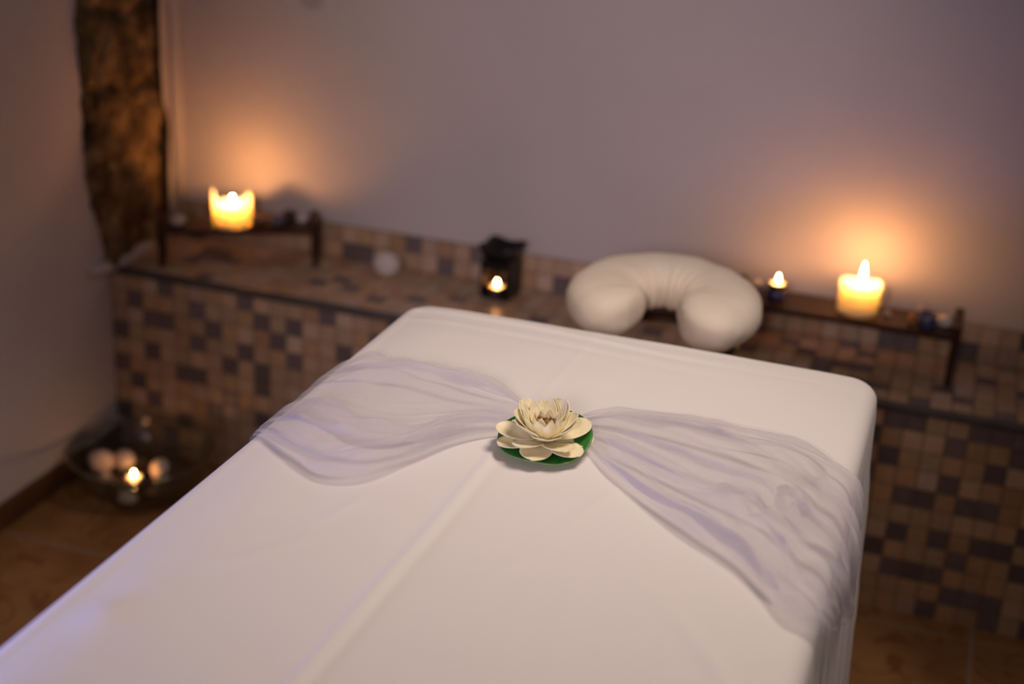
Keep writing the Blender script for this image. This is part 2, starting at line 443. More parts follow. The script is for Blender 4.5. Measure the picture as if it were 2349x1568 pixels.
# exposed stone column on the side wall -------------------------------
def stone_column():
    t = thing('stone_column', 'rough brown exposed stone strip set in the plaster of the left wall', 'stone column', (XL, 0.09, 0.455))
    bm = bmesh.new()
    rows = []
    nz_, ny = 150, 56
    for i in range(nz_ + 1):
        z = 0.0 + 1.6 * i / nz_
        zz = z + 0.455
        left = -0.075 + 0.05 * (1 - sm(zz, 0.45, 0.72)) + 0.012 * fbm(zz * 9, 3.1) + 0.008 * fbm(zz * 30, 1.7)
        right = 0.215 + 0.008 * fbm(zz * 11, 8.3)
        row = []
        for j in range(ny + 1):
            f = j / ny
            y = left + (right - left) * f
            d = 0.022 + 0.020 * fbm(y * 9, zz * 7, 2.2, 4) + 0.010 * fbm(y * 34, zz * 28, 5.0, 3)
            # coursed blocks: deeper joints
            jz = abs(((zz + 0.03 * fbm(y * 6, zz * 3, 9)) / 0.17) % 1.0 - 0.5)
            d -= 0.016 * (1 - sm(0.5 - jz, 0.0, 0.09))
            d *= sm(f, 0, 0.06) * (1 - sm(f, 0.9, 1.0))
            row.append(Vector((max(0.0005, d) if 0 < j < ny else -0.002, y - 0.09, z)))
        rows.append(row)
    grid(bm, rows)
    obj('stone_face', bm, M_stone, t, smooth=True)
    bm = bmesh.new()
    rows = []
    for i in range(60):
        z = 1.6 * i / 59
        w0 = 0.118 + 0.006 * fbm(z * 10, 4.4); w1 = 0.165 + 0.010 * fbm(z * 7, 6.6) + 0.012 * sm(z, 0.02, 0.12) - 0.02 * sm(z, 0.28, 0.34)
        rows.append([Vector((-0.002, w0, z)), Vector((0.006, w0 + 0.008, z)), Vector((0.007, w1 - 0.01, z)), Vector((-0.002, w1, z))])
    grid(bm, rows)
    obj('jamb_shade_strip', bm, M_jamb_shade, t)  # dark strip standing in for the shaded jamb right of the stone
    # the plaster lip it stands on
    bm = bmesh.new()
    pts = []; rad = []
    for i in range(24):
        f = i / 23
        pts.append((0.002 + 0.010 * math.sin(PI * f), -0.175 + 0.305 * f, 0.004 - 0.010 * math.sin(PI * f) + 0.012 * f * f))
        rad.append(0.004 + 0.011 * math.sin(PI * min(1, 0.12 + f * 0.86)) ** 0.6)
    tube(bm, pts, rad, 14)
    l = obj('plaster_lip', bm, M_wall, t, smooth=True)
    l['label'] = 'pale rounded plaster lip under the stone'
stone_column()

# ------------------------------------------------------------------ massage table
TX0, TX1, TY1, TY0, TZ = 0.642, 1.384, -0.612, -2.46, 0.744
cx, cy = (TX0 + TX1) / 2, (TY0 + TY1) / 2
hx, hy = (TX1 - TX0) / 2, (TY1 - TY0) / 2
tbl = thing('massage_table', 'massage table completely covered by the white cotton sheet', 'massage table', (cx, cy, 0))
bm = bmesh.new(); box(bm, (-hx + 0.012, -hy + 0.012, 0.665), (hx - 0.012, hy - 0.012, 0.736), 0.022, 3)
obj('padded_top', bm, M_vinyl, tbl, True)
for sx in (-1, 1):
    for sy in (-1, 1):
        bm = bmesh.new()
        box(bm, (sx * (hx - 0.09) - 0.02, sy * (hy - 0.25) - 0.02, 0.0), (sx * (hx - 0.09) + 0.02, sy * (hy - 0.25) + 0.02, 0.664), 0.003)
        obj('leg', bm, M_wood, tbl)

def sheet_h(x, y):
    """small relief of the sheet on the table top"""
    h = 0.0012 * fbm(x * 7, y * 7, 0.3, 3)
    # the padding rounds off softly towards the long edges
    dx = min(x - TX0, TX1 - x)
    if dx < 0.11: h -= (0.014 if x < 1.0 else 0.006) * (1 - max(0.0, dx) / 0.11) ** 2
    # fold line pressed along the middle
    xc = 0.9495 + 0.016 * (y + 1.08) + 0.0015 * math.sin(y * 9) + 0.0015 * fbm(y * 5, 2.2)
    d = (x - xc)
    amp = 0.0032 * sm(-y, 1.03, 1.12) * (0.75 + 0.5 * sm(-y, 1.2, 1.5)) + 0.0006
    h += amp * math.exp(-(d / 0.0050) ** 2) - 0.5 * amp * math.exp(-((d - 0.012) / 0.008) ** 2)
    # stretched folds along the head edge
    k = sm(y, -0.80, -0.66)
    yy = y + 0.035 * (x - 1.0) + 0.006 * fbm(x * 4, 7.7)
    h += k * 0.0010 * (0.6 + fbm(x * 3.1, y * 9, 5.5)) * (math.sin(yy * 150 + 2.5 * fbm(x * 2.2, y * 6, 1.1)) + 0.5 * math.sin(yy * 310 + 1.3 + 5 * x))
    # short creases
    for (px, py, a, ln, wd, am) in [(0.84, -1.30, 1.25, 0.05, 0.006, 0.0016), (1.06, -1.33, 1.1, 0.05, 0.006, 0.0014),
                                    (1.10, -1.18, 1.3, 0.07, 0.007, 0.0012), (0.80, -1.42, 1.0, 0.06, 0.008, 0.0014),
                                    (1.27, -1.40, 2.2, 0.06, 0.010, 0.0022), (1.31, -1.46, 2.0, 0.05, 0.008, 0.0026)]:
        u = (x - px) * math.cos(a) + (y - py) * math.sin(a)
        v = -(x - px) * math.sin(a) + (y - py) * math.cos(a)
        h += am * math.exp(-(u / ln) ** 2 - (v / wd) ** 2)
    # soft bump near the left edge
    h += 0.004 * math.exp(-((x - 0.715) / 0.022) ** 2 - ((y + 1.585) / 0.03) ** 2)
    h -= 0.0018 * math.exp(-((x - 0.695) / 0.025) ** 2 - ((y + 1.55) / 0.05) ** 2)
    return h

def rrect(hx_, hy_, r, nside_x, nside_y, ncor):
    """points + outward normals of a rounded rectangle, fixed sampling"""
    pts = []
    cs = [(1, 1, 0), (-1, 1, 90), (-1, -1, 180), (1, -1, 270)]
    segs = []
    for k, (sx, sy, a0) in enumerate(cs):
        ccx, ccy = sx * (hx_ - r), sy * (hy_ - r)
        for i in range(ncor):
            a = R(a0 + 90 * i / (ncor - 1))
            pts.append(((ccx + r * math.cos(a), ccy + r * math.sin(a)), (math.cos(a), math.sin(a))))
        nx, ny = cs[(k + 1) % 4][0:2]
        n2x, n2y = nx * (hx_ - r), ny * (hy_ - r)
        a = R(a0 + 90)
        e0 = (ccx + r * math.cos(a), ccy + r * math.sin(a)); e1 = (n2x + r * math.cos(a), n2y + r * math.sin(a))
        ns = nside_x if k in (0, 2) else nside_y
        for i in range(1, ns):
            f = i / ns
            pts.append(((e0[0] + (e1[0] - e0[0]) * f, e0[1] + (e1[1] - e0[1]) * f), (math.cos(a), math.sin(a))))
    return pts

def make_sheet():
    bm = bmesh.new()
    NSX, NSY, NCR = 110, 280, 14
    er, cr0 = 0.030, 0.043
    rings = []
    K = 64
    offs = [hx - 0.0002 - (hx - 0.0002 - er) * i / K for i in range(K + 1)]     # inset distances, centre to fillet
    for d in offs:
        pr = rrect(hx - d, hy - d, max(0.00005, cr0 - d) if d < cr0 else 0.00005, NSX, NSY, NCR)
        ring = []
        for (p, n) in pr:
            x, y = p[0] + cx, p[1] + cy
            ring.append(Vector((x, y, TZ + sheet_h(x, y))))
        rings.append(ring)
    base = rrect(hx, hy, cr0, NSX, NSY, NCR)
    inner = rrect(hx - er, hy - er, max(0.00005, cr0 - er), NSX, NSY, NCR)
    for i in range(1, 11):
        a = PI / 2 * i / 10
        ring = []
        for k in range(len(base)):
            (p, n) = base[k]
            q = inner[k][0]
            f = math.sin(a)
            x, y = q[0] + (p[0] - q[0]) * f + cx, q[1] + (p[1] - q[1]) * f + cy
            hh = sheet_h(x, y) * (1 - f)
            ring.append(Vector((x, y, TZ - er + er * math.cos(a) + hh)))
        rings.append(ring)
    # hanging skirt with folds that open out downwards
    M = len(base)
    arc = [0.0]
    for k in range(1, M):
        a, b_ = base[k - 1][0], base[k][0]
        arc.append(arc[-1] + math.hypot(b_[0] - a[0], b_[1] - a[1]))
    ND = 44
    for i in range(1, ND + 1):
        f = i / ND
        z = TZ - er - (TZ - er - 0.09) * f
        ring = []
        for k in range(M):
            (p, n) = base[k]
            s = arc[k]
            dd = TZ - er - z
            corner = 0.0
            fo = 0.030 * f + (0.003 + 0.010 * f) * sm(f, 0.0, 0.25) * fbm(s * 9, f * 0.6, 4.0, 2) + 0.004 * sm(f, 0.02, 0.2) * fbm(s * 30 + f * 4, f * 2, 9.0, 2)
            # diagonal drag folds near the head corner on the right side
            ring.append(Vector((p[0] + cx + n[0] * (fo + 0.001), p[1] + cy + n[1] * (fo + 0.001), z)))
        rings.append(ring)
    grid(bm, rings, close_v=True)
    bmesh.ops.remove_doubles(bm, verts=bm.verts, dist=0.0006)
    bmesh.ops.recalc_face_normals(bm, faces=bm.faces)
    o = obj('bed_sheet', bm, M_sheet, smooth=True)
    tag(o, 'white cotton sheet covering the massage table and hanging down its sides', 'sheet')
make_sheet()

# face rest: hidden frame of the table and the horseshoe cushion lying on it
PC = Vector((0.998, -0.345, 0.702))
def horseshoe(bm, rx, ry, tw, th, gap, n, m, wrinkle=0.0, zc=0.0):
    rows = []
    for i in range(n + 1):
        f = i / n
        a = R(-90 + gap) + (2 * PI - 2 * R(gap)) * f
        ctr = Vector((rx * math.cos(a), ry * math.sin(a), zc))
        nrm = Vector((math.cos(a), math.sin(a), 0)).normalized()
        e = min(f, 1 - f)
        s = math.sqrt(max(0.0, 1 - (1 - min(1, e / 0.085)) ** 2)) * 0.985 + 0.015
        row = []
        for j in range(m):
            b_ = 2 * PI * j / m
            cb, sb_ = math.cos(b_), math.sin(b_)
            cb = math.copysign(abs(cb) ** 0.85, cb); sb_ = math.copysign(abs(sb_) ** 0.85, sb_)
            w = 1.0
            if wrinkle:
                w += wrinkle * (0.05 * fbm(a * 2.5, b_ * 0.8, 1.0, 3) + 0.035 * sm(-cb, 0.1, 0.9) * math.sin(a * 22 + 2 * fbm(a * 3, 2.0)))
            row.append(ctr + nrm * (tw * s * w * cb) + Vector((0, 0, th * (0.35 + 0.65 * s) * w * sb_)))
        rows.append(row)
    V = grid(bm, rows, close_v=True)
    bm.faces.new(V[0][::-1]); bm.faces.new(V[-1])
bm = bmesh.new()
horseshoe(bm, 0.104, 0.105, 0.034, 0.008, 34, 60, 12)
for s in (-1, 1):
    tube(bm, [(s * 0.09, -0.29, -0.004), (s * 0.095, -0.1, -0.004), (s * 0.1, 0.0, -0.004)], 0.007, 10)
o = obj('face_rest_frame', bm, M_wood, tbl, True)
o.location = (PC.x - cx, PC.y - cy, PC.z - 0.058)
bm = bmesh.new()
horseshoe(bm, 0.102, 0.098, 0.066, 0.042, 27, 120, 32, 1.0)
o = obj('face_cushion', bm, M_cushion, smooth=True, loc=PC)
o.rotation_euler = (R(4), 0, R(4))
tag(o, 'cream horseshoe-shaped face cushion beyond the head end of the massage table', 'cushion')

# ------------------------------------------------------------------ sheer scarf
ST = [((.575,-.965),(.585,-1.12)),((.622,-.93),(.628,-1.145)),((.660,-.900),(.672,-1.175)),((.70,-.872),(.735,-1.222)),
      ((.745,-.868),(.790,-1.252)),((.80,-.885),(.84,-1.232)),((.858,-.905),(.872,-1.17)),((.914,-.925),(.905,-1.09)),
      ((.965,-.955),(.95,-1.04)),((1.0,-.965),(1.0,-1.025)),((1.03,-.935),(1.05,-1.037)),((1.07,-.897),(1.10,-1.098)),
      ((1.13,-.88),(1.165,-1.163)),((1.20,-.878),(1.225,-1.213)),((1.27,-.877),(1.283,-1.258)),((1.325,-.895),(1.318,-1.300)),
      ((1.37,-.945),(1.340,-1.325)),((1.42,-.975),(1.358,-1.338)),((1.48,-.98),(1.374,-1.335)),((1.53,-.985),(1.386,-1.322))]
def crom(pts, u):
    i = min(len(pts) - 2, int(u)); f = u - i
    g = lambda k: Vector(pts[max(0, min(len(pts) - 1, k))]).to_2d()
    p0, p1, p2, p3 = g(i - 1), g(i), g(i + 1), g(i + 2)
    return 0.5 * ((2 * p1) + (p2 - p0) * f + (2 * p0 - 5 * p1 + 4 * p2 - p3) * f * f + (3 * p1 - p0 - 3 * p2 + p3) * f ** 3)
def drape(ax, ay, lift):
    r = 0.030
    if ax > TX1 - r:
        d = ax - (TX1 - r)
        if d < r * PI / 2:
            a = d / r
            return Vector((TX1 - r + (r + lift) * math.sin(a), ay, TZ - r + (r + lift) * math.cos(a) + sheet_h(ax, ay) * (1 - math.sin(a))))
        h = d - r * PI / 2
        return Vector((TX1 + lift + 0.10 * h, ay, TZ - r - h))
    if ax < TX0 + r:
        d = (TX0 + r) - ax
        if d < r * PI / 2:
            a = d / r
            return Vector((TX0 + r - (r + lift) * math.sin(a), ay, TZ - r + (r + lift) * math.cos(a) + sheet_h(ax, ay) * (1 - math.sin(a))))
        h = d - r * PI / 2
        return Vector((TX0 - lift - 0.10 * h, ay, TZ - r - h))
    return Vector((ax, ay, TZ + lift + sheet_h(ax, ay)))
FL = [(0.08, 0.02, 0.060, 2.2, 0.014), (0.21, 0.05, 0.045, 1.9, 0.010), (0.36, -0.10, 0.030, 0.9, 0.002), (0.50, 0.06, 0.035, 1.2, 0.003),
      (0.66, -0.05, 0.065, 2.3, 0.017), (0.82, 0.05, 0.045, 2.0, 0.011), (0.94, 0.00, 0.035, 2.0, 0.005)]
FR = [(0.07, 0.03, 0.045, 1.9, 0.006), (0.19, -0.04, 0.035, 1.7, 0.007), (0.30, 0.06, 0.045, 2.0, 0.009), (0.43, -0.05, 0.035, 1.6, 0.007),
      (0.53, 0.05, 0.040, 2.0, 0.010), (0.66, -0.06, 0.035, 1.7, 0.007), (0.78, 0.05, 0.035, 1.6, 0.007), (0.93, 0.0, 0.045, 1.9, 0.007)]
def ridge(a, b_, c):
    v = 1.0 - min(1.0, abs(noise.noise(Vector((a, b_, c)))) * 2.6)
    return v * v
def make_scarf():
    tops = [a for a, b_ in ST]; bots = [b_ for a, b_ in ST]
    NS, NT = 380, 300
    rows = []
    for i in range(NS + 1):
        u = (len(ST) - 1) * i / NS
        T, B = crom(tops, u), crom(bots, u)
        left = u < 9
        side = FL if left else FR
        q = abs(u - 9) / (9 if left else 10)          # 0 at the knot, 1 at the free end
        qq = sm(q, 0.0, 0.35)
        row = []
        wid = (T - B).length
        for j in range(NT + 1):
            t = j / NT
            tau = t; lift = 0.0
            for k, (t0, dr, w, A, h) in enumerate(side):
                c = t0 + dr * (q - 0.5) + 0.03 * fbm(u * 0.45, k * 3.7, 0.5 if left else 8.5, 2)
                a = A * (0.40 + 0.95 * sm(fbm(u * 0.33, k * 5.1, 2.0, 2), -0.45, 0.35)) * sm(q, 0.02, 0.12)
                z = (t - c) / w
                if abs(z) < 3:
                    tau += -a * w * z * math.exp(-z * z) * min(1, 0.16 / max(0.05, wid) + 0.5)
                lift += h * (0.35 + 0.8 * a / A) * (sm(z, -0.8, 0.8) - sm(z, 1.2, 4.5)) * (0.25 + 0.75 * qq)
            edge = sm(t, 0, 0.05) * (1 - 0.6 * sm(t, 0.94, 1.0))
            p = T + (B - T) * tau
            # crisp crease lines running out from the knot
            lift += (0.0115 * ridge(tau * 5.2 + 0.35 * math.sin(q * 5), q * 1.5, 1.3 if left else 6.1)
                     + 0.0045 * ridge(tau * 11 + 0.5 * math.sin(q * 7), q * 3.0, 3.3 if left else 9.1)) * (0.15 + 0.85 * qq)
            lift += 0.0025 * (1 + fbm(p.x * 16, p.y * 16, 3.0, 3)) * edge
            if left:        # hollow heart of the left loop, where the sheet shows through
                lift *= 1 - 0.72 * math.exp(-((tau - 0.43) / 0.17) ** 2 - ((q - 0.52) / 0.24) ** 2)
            else:           # pinched star of folds near the right edge
                dx, dy = p.x - 1.305, p.y + 1.145
                d = math.hypot(dx, dy)
                lift += 0.016 * math.exp(-(d / 0.085) ** 2) * (1 - math.exp(-(d / 0.018) ** 2)) * (0.6 + abs(math.cos(2.5 * math.atan2(dy, dx) + 0.6)))
            lift = max(0.0, lift) * (0.15 + 0.85 * edge) * (0.3 + 0.7 * sm(q, 0.0, 0.13)) + 0.003 + 0.002 * t
            if left: lift = 0.004 + (lift - 0.004) * (1 - 0.88 * sm(-p.x, -0.72, -0.645))
            else: lift = 0.004 + (lift - 0.004) * (1 - 0.4 * sm(p.x, 1.34, 1.40))
            row.append(drape(p.x, p.y, lift))
        rows.append(row)
    bm = bmesh.new()
    grid(bm, rows)
    o = obj('sheer_scarf', bm, M_tulle, smooth=True)
    tag(o, 'sheer white tulle scarf gathered under the flower and fanned across the massage table', 'scarf')
make_scarf()

# ------------------------------------------------------------------ water lily
LC = Vector((1.004, -1.056, 0.7540))
lily = thing('water_lily', 'cream artificial water lily on a green pad in the middle of the massage table', 'flower', LC, R(0))
def make_pad():
    bm = bmesh.new()
    rows = []
    n, m = 72, 14
    for i in range(n):
        a = 2 * PI * i / n
        rr = 0.0585 * (1 + 0.03 * math.cos(2 * a + 0.6) + 0.015 * math.sin(5 * a))
        up = 0.5 + 0.5 * math.cos(a - R(66))        # curls up at the back right
        up2 = 0.5 + 0.5 * math.cos(a - R(170))
        row = []
        for j in range(m + 1):
            f = j / m
            z = -0.001 + (0.027 * up ** 2 + 0.004 * up2 ** 3 + 0.0015 * math.sin(3 * a)) * f ** 2.2
            row.append(Vector((rr * f * math.cos(a), rr * f * math.sin(a), z)))
        rows.append(row)
    grid(bm, rows, close_u=True)
    bmesh.ops.remove_doubles(bm, verts=bm.verts, dist=1e-5)
    bmesh.ops.recalc_face_normals(bm, faces=bm.faces)
    if sum(f.normal.z for f in bm.faces) < 0: bmesh.ops.reverse_faces(bm, faces=bm.faces)
    o = obj('lily_pad', bm, [M_leaf, M_leafrim], lily, True)
    md = o.modifiers.new('thick', 'SOLIDIFY'); md.thickness = 0.0016; md.offset = -1; md.material_offset_rim = 1; md.material_offset = 1
    o['label'] = 'glossy green lily pad'
make_pad()

def petal_mesh(length, width, cup, tip, curl, name='petal'):
    """petal along +x, face up; cup = sideways cupping, curl = end bending up, tip = exponent of the tip (low = pointed)"""
    bm = bmesh.new()
    rows = []
    n, m = 20, 12
    for i in range(n + 1):
        f = 1 - (1 - i / n) ** 1.35
        w = width * 0.5 * (0.30 + 0.70 * sm(f, 0.0, 0.55))
        g0 = 0.52 if tip > 1.5 else 0.38
        if f > g0:
            w *= max(0.0, 1 - ((f - g0) / (1 - g0)) ** tip) ** (0.5 if tip > 1.5 else 0.85)
        w = max(w, 0.0003)
        x = length * f
        z0 = curl * length * f * f
        row = []
        for j in range(m + 1):
            g = -1 + 2 * j / m
            row.append(Vector((x, w * g, z0 + cup * w * (g * g) + 0.0004 * math.sin(9 * f + 3 * g))))
        rows.append(row)
    grid(bm, rows)
    bmesh.ops.recalc_face_normals(bm, faces=bm.faces)
    if sum(f.normal.z for f in bm.faces) < 0: bmesh.ops.reverse_faces(bm, faces=bm.faces)
    me = bpy.data.meshes.new(name)
    bm.to_mesh(me); bm.free()
    me.materials.append(M_petal)
    for p in me.polygons: p.use_smooth = True
    return me
random.seed(21)
def petal(me, ang, elev, r0, z0, twist=0.0, th=0.0010):
    o = bpy.data.objects.new('petal', me)
    C.objects.link(o); o.parent = lily
    o.rotation_euler = (Matrix.Rotation(R(ang), 3, 'Z') @ Matrix.Rotation(R(-elev), 3, 'Y') @ Matrix.Rotation(R(twist), 3, 'X')).to_euler()
    o.location = (r0 * math.cos(R(ang)), r0 * math.sin(R(ang)), z0)
    md = o.modifiers.new('thick', 'SOLIDIFY'); md.thickness = th; md.offset = -1
    return o
m_flat = petal_mesh(0.054, 0.040, 0.16, 2.3, 0.02)
m_mid = petal_mesh(0.047, 0.038, 0.26, 2.2, 0.08)
m_back = petal_mesh(0.047, 0.040, 0.34, 2.3, 0.14)
m_tall = petal_mesh(0.043, 0.022, 0.40, 1.45, 0.12)
m_in = petal_mesh(0.037, 0.022, 0.45, 1.45, 0.16)
m_in2 = petal_mesh(0.027, 0.016, 0.55, 1.45, 0.24)
V0 = 18.8
# lowest row: pairs of broad petals lying on the pad
for ang, el, tw in [(203, 3, 2), (254, 2, -2), (312, 3, 2), (358, 6, 8), (60, 6, 0), (120, 6, 0), (160, 6, 2)]:
    petal(m_flat, ang + V0, el, 0.009, 0.003, tw)
for ang, el, tw in [(181, 13, -6), (239, 12, 7), (291, 11, -6), (10, 20, 10)]:
    petal(m_flat, ang + V0, el, 0.009, 0.0062, tw)
# second row, half raised
for ang, el, tw in [(272, 20, 0), (217, 33, -8), (328, 33, 8), (190, 42, -8), (350, 42, 8)]:
    petal(m_mid, ang + V0, el, 0.008, 0.009, tw)
# big upright petals at the back
for ang, el, tw in [(146, 47, 4), (48, 50, -4)]:
    petal(m_back, ang + V0, el, 0.010, 0.0095, tw)
for ang, el, tw in [(98, 60, 0), (166, 60, 0), (22, 62, 0), (126, 62, 0), (70, 64, 0)]:
    petal(m_tall, ang + V0, el, 0.012, 0.0095, tw)
# inner cup of small pointed petals
for k in range(11):
    petal(m_in, 8 + k * 360 / 11 + random.uniform(-4, 4), 60 + random.uniform(-5, 5), 0.0170, 0.0100, random.uniform(-6, 6), 0.0008)
for k in range(8):
    petal(m_in2, k * 45 + random.uniform(-7, 7), 70 + random.uniform(-7, 7), 0.0120, 0.0115, random.uniform(-10, 10), 0.0007)
bm = bmesh.new()
lathe(bm, [(0.0, 0.002), (0.013, 0.002), (0.014, 0.008), (0.010, 0.013), (0.006, 0.016), (0.0, 0.017)], 24)
obj('flower_core', bm, M_core, lily, True)
for k in range(16):
    a = k * 2.399; rr = 0.003 + 0.0055 * math.sqrt((k + 0.5) / 16)
    bm = bmesh.new()
    lean = random.uniform(0.1, 0.5)
    ht = random.uniform(0.015, 0.022)
    pts = [(rr * math.cos(a) * (1 + lean * f * f), rr * math.sin(a) * (1 + lean * f * f), 0.012 + ht * f) for f in (0, 0.35, 0.7, 1)]
    tube(bm, pts, 0.0007, 6)
    s = obj('stamen', bm, M_core, lily, True)
    bm = bmesh.new()
    e_ = Vector(pts[-1])
    for q in range(2):
        d_ = Vector((random.uniform(-1, 1), random.uniform(-1, 1), random.uniform(-0.2, 0.6))).normalized() * 0.0022
        tube(bm, [e_ - d_, e_, e_ + d_], [0.0006, 0.0011, 0.0006], 6)
    obj('anther', bm, M_anther, s, True)

# ------------------------------------------------------------------ wooden display stands on the ledge
def stand(label, loc, rz, ln, dp, zt, name='display_stand'):
    t = thing(name, label, 'stand', loc, rz, 'wooden stands on the ledge')
    bm = bmesh.new(); box(bm, (0.016, 0.004, zt - 0.012), (ln - 0.016, dp - 0.004, zt), 0.0015)
    obj('board', bm, M_wood, t)
    for x0 in (0.0, ln - 0.018):
        bm = bmesh.new(); box(bm, (x0, 0.0, zt - 0.014), (x0 + 0.018, dp, zt + 0.020), 0.002)
        obj('end_rail', bm, M_wood, t)
        for y0 in (0.0, dp - 0.014):
            bm = bmesh.new(); box(bm, (x0 + 0.002, y0, 0.0), (x0 + 0.016, y0 + 0.014, zt - 0.0145), 0.001)
            obj('leg', bm, M_wood, t)
    return t
LZT = 0.4483
SL_A = math.atan2(0.168, 0.310)
stand('short dark wooden stand set askew in the corner, carrying the candle with the broken rim', (-0.240, 0.037, LZT), SL_A, 0.362, 0.088, 0.089)
stand('long dark wooden stand against the wall to the right of the cushion', (1.036, 0.128, LZT), 0.0, 0.460, 0.122, 0.106)

# ------------------------------------------------------------------ candles
def flame_mesh(r, h):
    bm = bmesh.new()
    prof = [(0, 0)] + [(r * math.sin(PI * f ** 0.62) ** 0.8 * (1 - 0.25 * f), h * f) for f in [0.06, 0.14, 0.25, 0.38, 0.52, 0.66, 0.8, 0.92]] + [(0, h)]
    return lathe(bm, prof, 16)

def candle(label, loc, r, h, pool, peaks, fl, fmat, seed):
    t = thing('pillar_candle', label, 'candle', loc, 0, 'pillar candles on the wooden stands')
    bm = bmesh.new()
    n = 72
    def rim(a):
        v = h
        for (pa, amp, w) in peaks:
            d = (a - R(pa) + PI) % (2 * PI) - PI
            v += amp * math.exp(-(d / w) ** 2)
        return v + 0.0025 * fbm(math.cos(a) * 2, math.sin(a) * 2, seed, 3)
    prof = [(0.0, 0.0), (r * 0.97, 0.0), (r, 0.004)]
    prof += [(r, f) for f in (0.2, 0.4, 0.6, 0.8, 0.94)]
    prof += [(r * 0.985, 1.0), (r * 0.93, 1.004), (r * 0.88, 0.97)]
    prof += [(r * 0.84, 'p0.7'), (r * 0.80, 'p0.35'), (r * 0.74, 'p0.08'), (r * 0.6, 'p0'), (r * 0.3, 'p0'), (0.0, pool)]
    pp = []
    for (rr, z) in prof:
        pp.append((rr, 0.0 if isinstance(z, str) else z))
    def rf(k, a, rr, z):
        zz = prof[k][1]
        H = rim(a)
        bul = 1 + 0.025 * fbm(math.cos(a) * 1.6, math.sin(a) * 1.6, seed + k * 0.25, 2)
        if isinstance(zz, str):
            f = float(zz[1:])
            return rr * bul, pool + (H - pool) * f
        if k < 3: return rr, zz
        return rr * bul, H * zz
    lathe(bm, pp[:-1] + [(0.0, pool)], n, rf)
    obj('wax_body', bm, M_wax, t, True)
    bm = bmesh.new(); tube(bm, [(0, 0, pool - 0.002), (0.0005, 0, pool + 0.006), (0.0015, 0.0, pool + 0.010)], 0.0011, 8)
    obj('wick', bm, M_wick, t, True)
    fr_, fh = fl
    o = obj('flame', flame_mesh(fr_, fh), fmat, t, True, (0.0015, 0, pool + 0.0085))
    o['label'] = 'glowing flame'
    return t
cl = candle('cream pillar candle with a broken two-peaked rim on the corner stand', (-0.113, 0.152, LZT + 0.0893), 0.045, 0.051, 0.045,
            [(214, 0.036, 0.46), (0, 0.032, 0.50), (62, 0.011, 0.28)], (0.0045, 0.016), M_flame_mid, 3.0)
cr2 = candle('squat cream pillar candle with a tall flame on the long stand', (1.290, 0.188, LZT + 0.1063), 0.042, 0.062, 0.056,
             [(20, 0.004, 0.7), (200, 0.004, 0.7)], (0.0056, 0.040), M_flame_big, 7.0)
# run of wax on the right candle
bm = bmesh.new()
tube(bm, [(0.038, 0.004, 0.060), (0.047, 0.004, 0.052), (0.0475, 0.002, 0.036), (0.045, 0.002, 0.028)], [0.006, 0.009, 0.008, 0.004], 12)
obj('wax_run', bm, M_wax, cr2, True)

def tealight(label, loc, fl=(0.0034, 0.017), cat='candle'):
    t = thing('tealight', label, cat, loc, 0, 'small tealights')
    bm = bmesh.new(); lathe(bm, [(0, 0), (0.0185, 0), (0.019, 0.001), (0.019, 0.0155), (0.0194, 0.016), (0.0186, 0.016), (0.0184, 0.0125)], 36)
    obj('tin_cup', bm, M_alu, t, True)
    bm = bmesh.new(); lathe(bm, [(0, 0.001), (0.0182, 0.001), (0.0183, 0.0145), (0.010, 0.0140), (0, 0.0137)], 36)
    obj('wax', bm, M_wax_small, t, True)
    bm = bmesh.new(); tube(bm, [(0, 0, 0.010), (0.0003, 0, 0.015), (0.001, 0, 0.018)], 0.0008, 6)
    obj('wick', bm, M_wick, t, True)
    o = obj('flame', flame_mesh(*fl), M_flame_small, t, True, (0.0008, 0, 0.0165))
    o['label'] = 'glowing flame'
    return t

# tealight in a blue glass cup, beside the cushion
hold = thing('tealight_holder', 'low dark blue glass holder under the tealight next to the cushion', 'candle holder', (1.124, 0.192, LZT + 0.1063))
bm = bmesh.new(); lathe(bm, [(0, 0), (0.019, 0), (0.0205, 0.002), (0.0215, 0.017), (0.0205, 0.0178), (0.0, 0.0178)], 40)
obj('glass_cup', bm, M_blueglass, hold, True)
tealight('lit tealight on the blue holder just right of the cushion', (1.124, 0.192, LZT + 0.1063 + 0.018))

# ------------------------------------------------------------------ oil burner
OB = Vector((0.515, 0.222, LZT))
burner = thing('oil_burner', 'square black ceramic oil burner against the tiled splashback', 'oil burner', OB, R(-6))
bm = bmesh.new()
w, th = 0.034, 0.007
box(bm, (-w, -w, 0), (w, w, 0.010), 0.0015)
for x0 in (-w, w - th): box(bm, (x0, -w, 0.010), (x0 + th, w, 0.088), 0.001)
box(bm, (-w + th, w - th, 0.010), (w - th, w, 0.088))
box(bm, (-w + th, -w, 0.066), (w - th, -w + th, 0.088))
obj('body', bm, M_black, burner)
bm = bmesh.new()
rows = []
prof = [(0.030, 0.088), (0.037, 0.100), (0.044, 0.116), (0.0415, 0.1165), (0.034, 0.103), (0.024, 0.099), (0.002, 0.098)]
for (s, z) in prof:
    row = []
    for i in range(48):
        a = 2 * PI * i / 48 + PI / 4
        c, s_ = math.cos(a), math.sin(a)
        k = (abs(c) ** 6 + abs(s_) ** 6) ** (-1 / 6)
        cor = (k - 1) / 0.26
        row.append(Vector((s * k * c, s * k * s_, z + (0.007 * max(0, cor) if 0.11 < z else 0))))
    rows.append(row)
V = grid(bm, rows, close_v=True)
bm.faces.new(V[0][::-1]); bm.faces.new(V[-1])
obj('dish', bm, M_black, burner, True)
tealight('lit tealight inside the black oil burner', (OB.x - 0.004, OB.y - 0.013, LZT + 0.0103), (0.0036, 0.014))

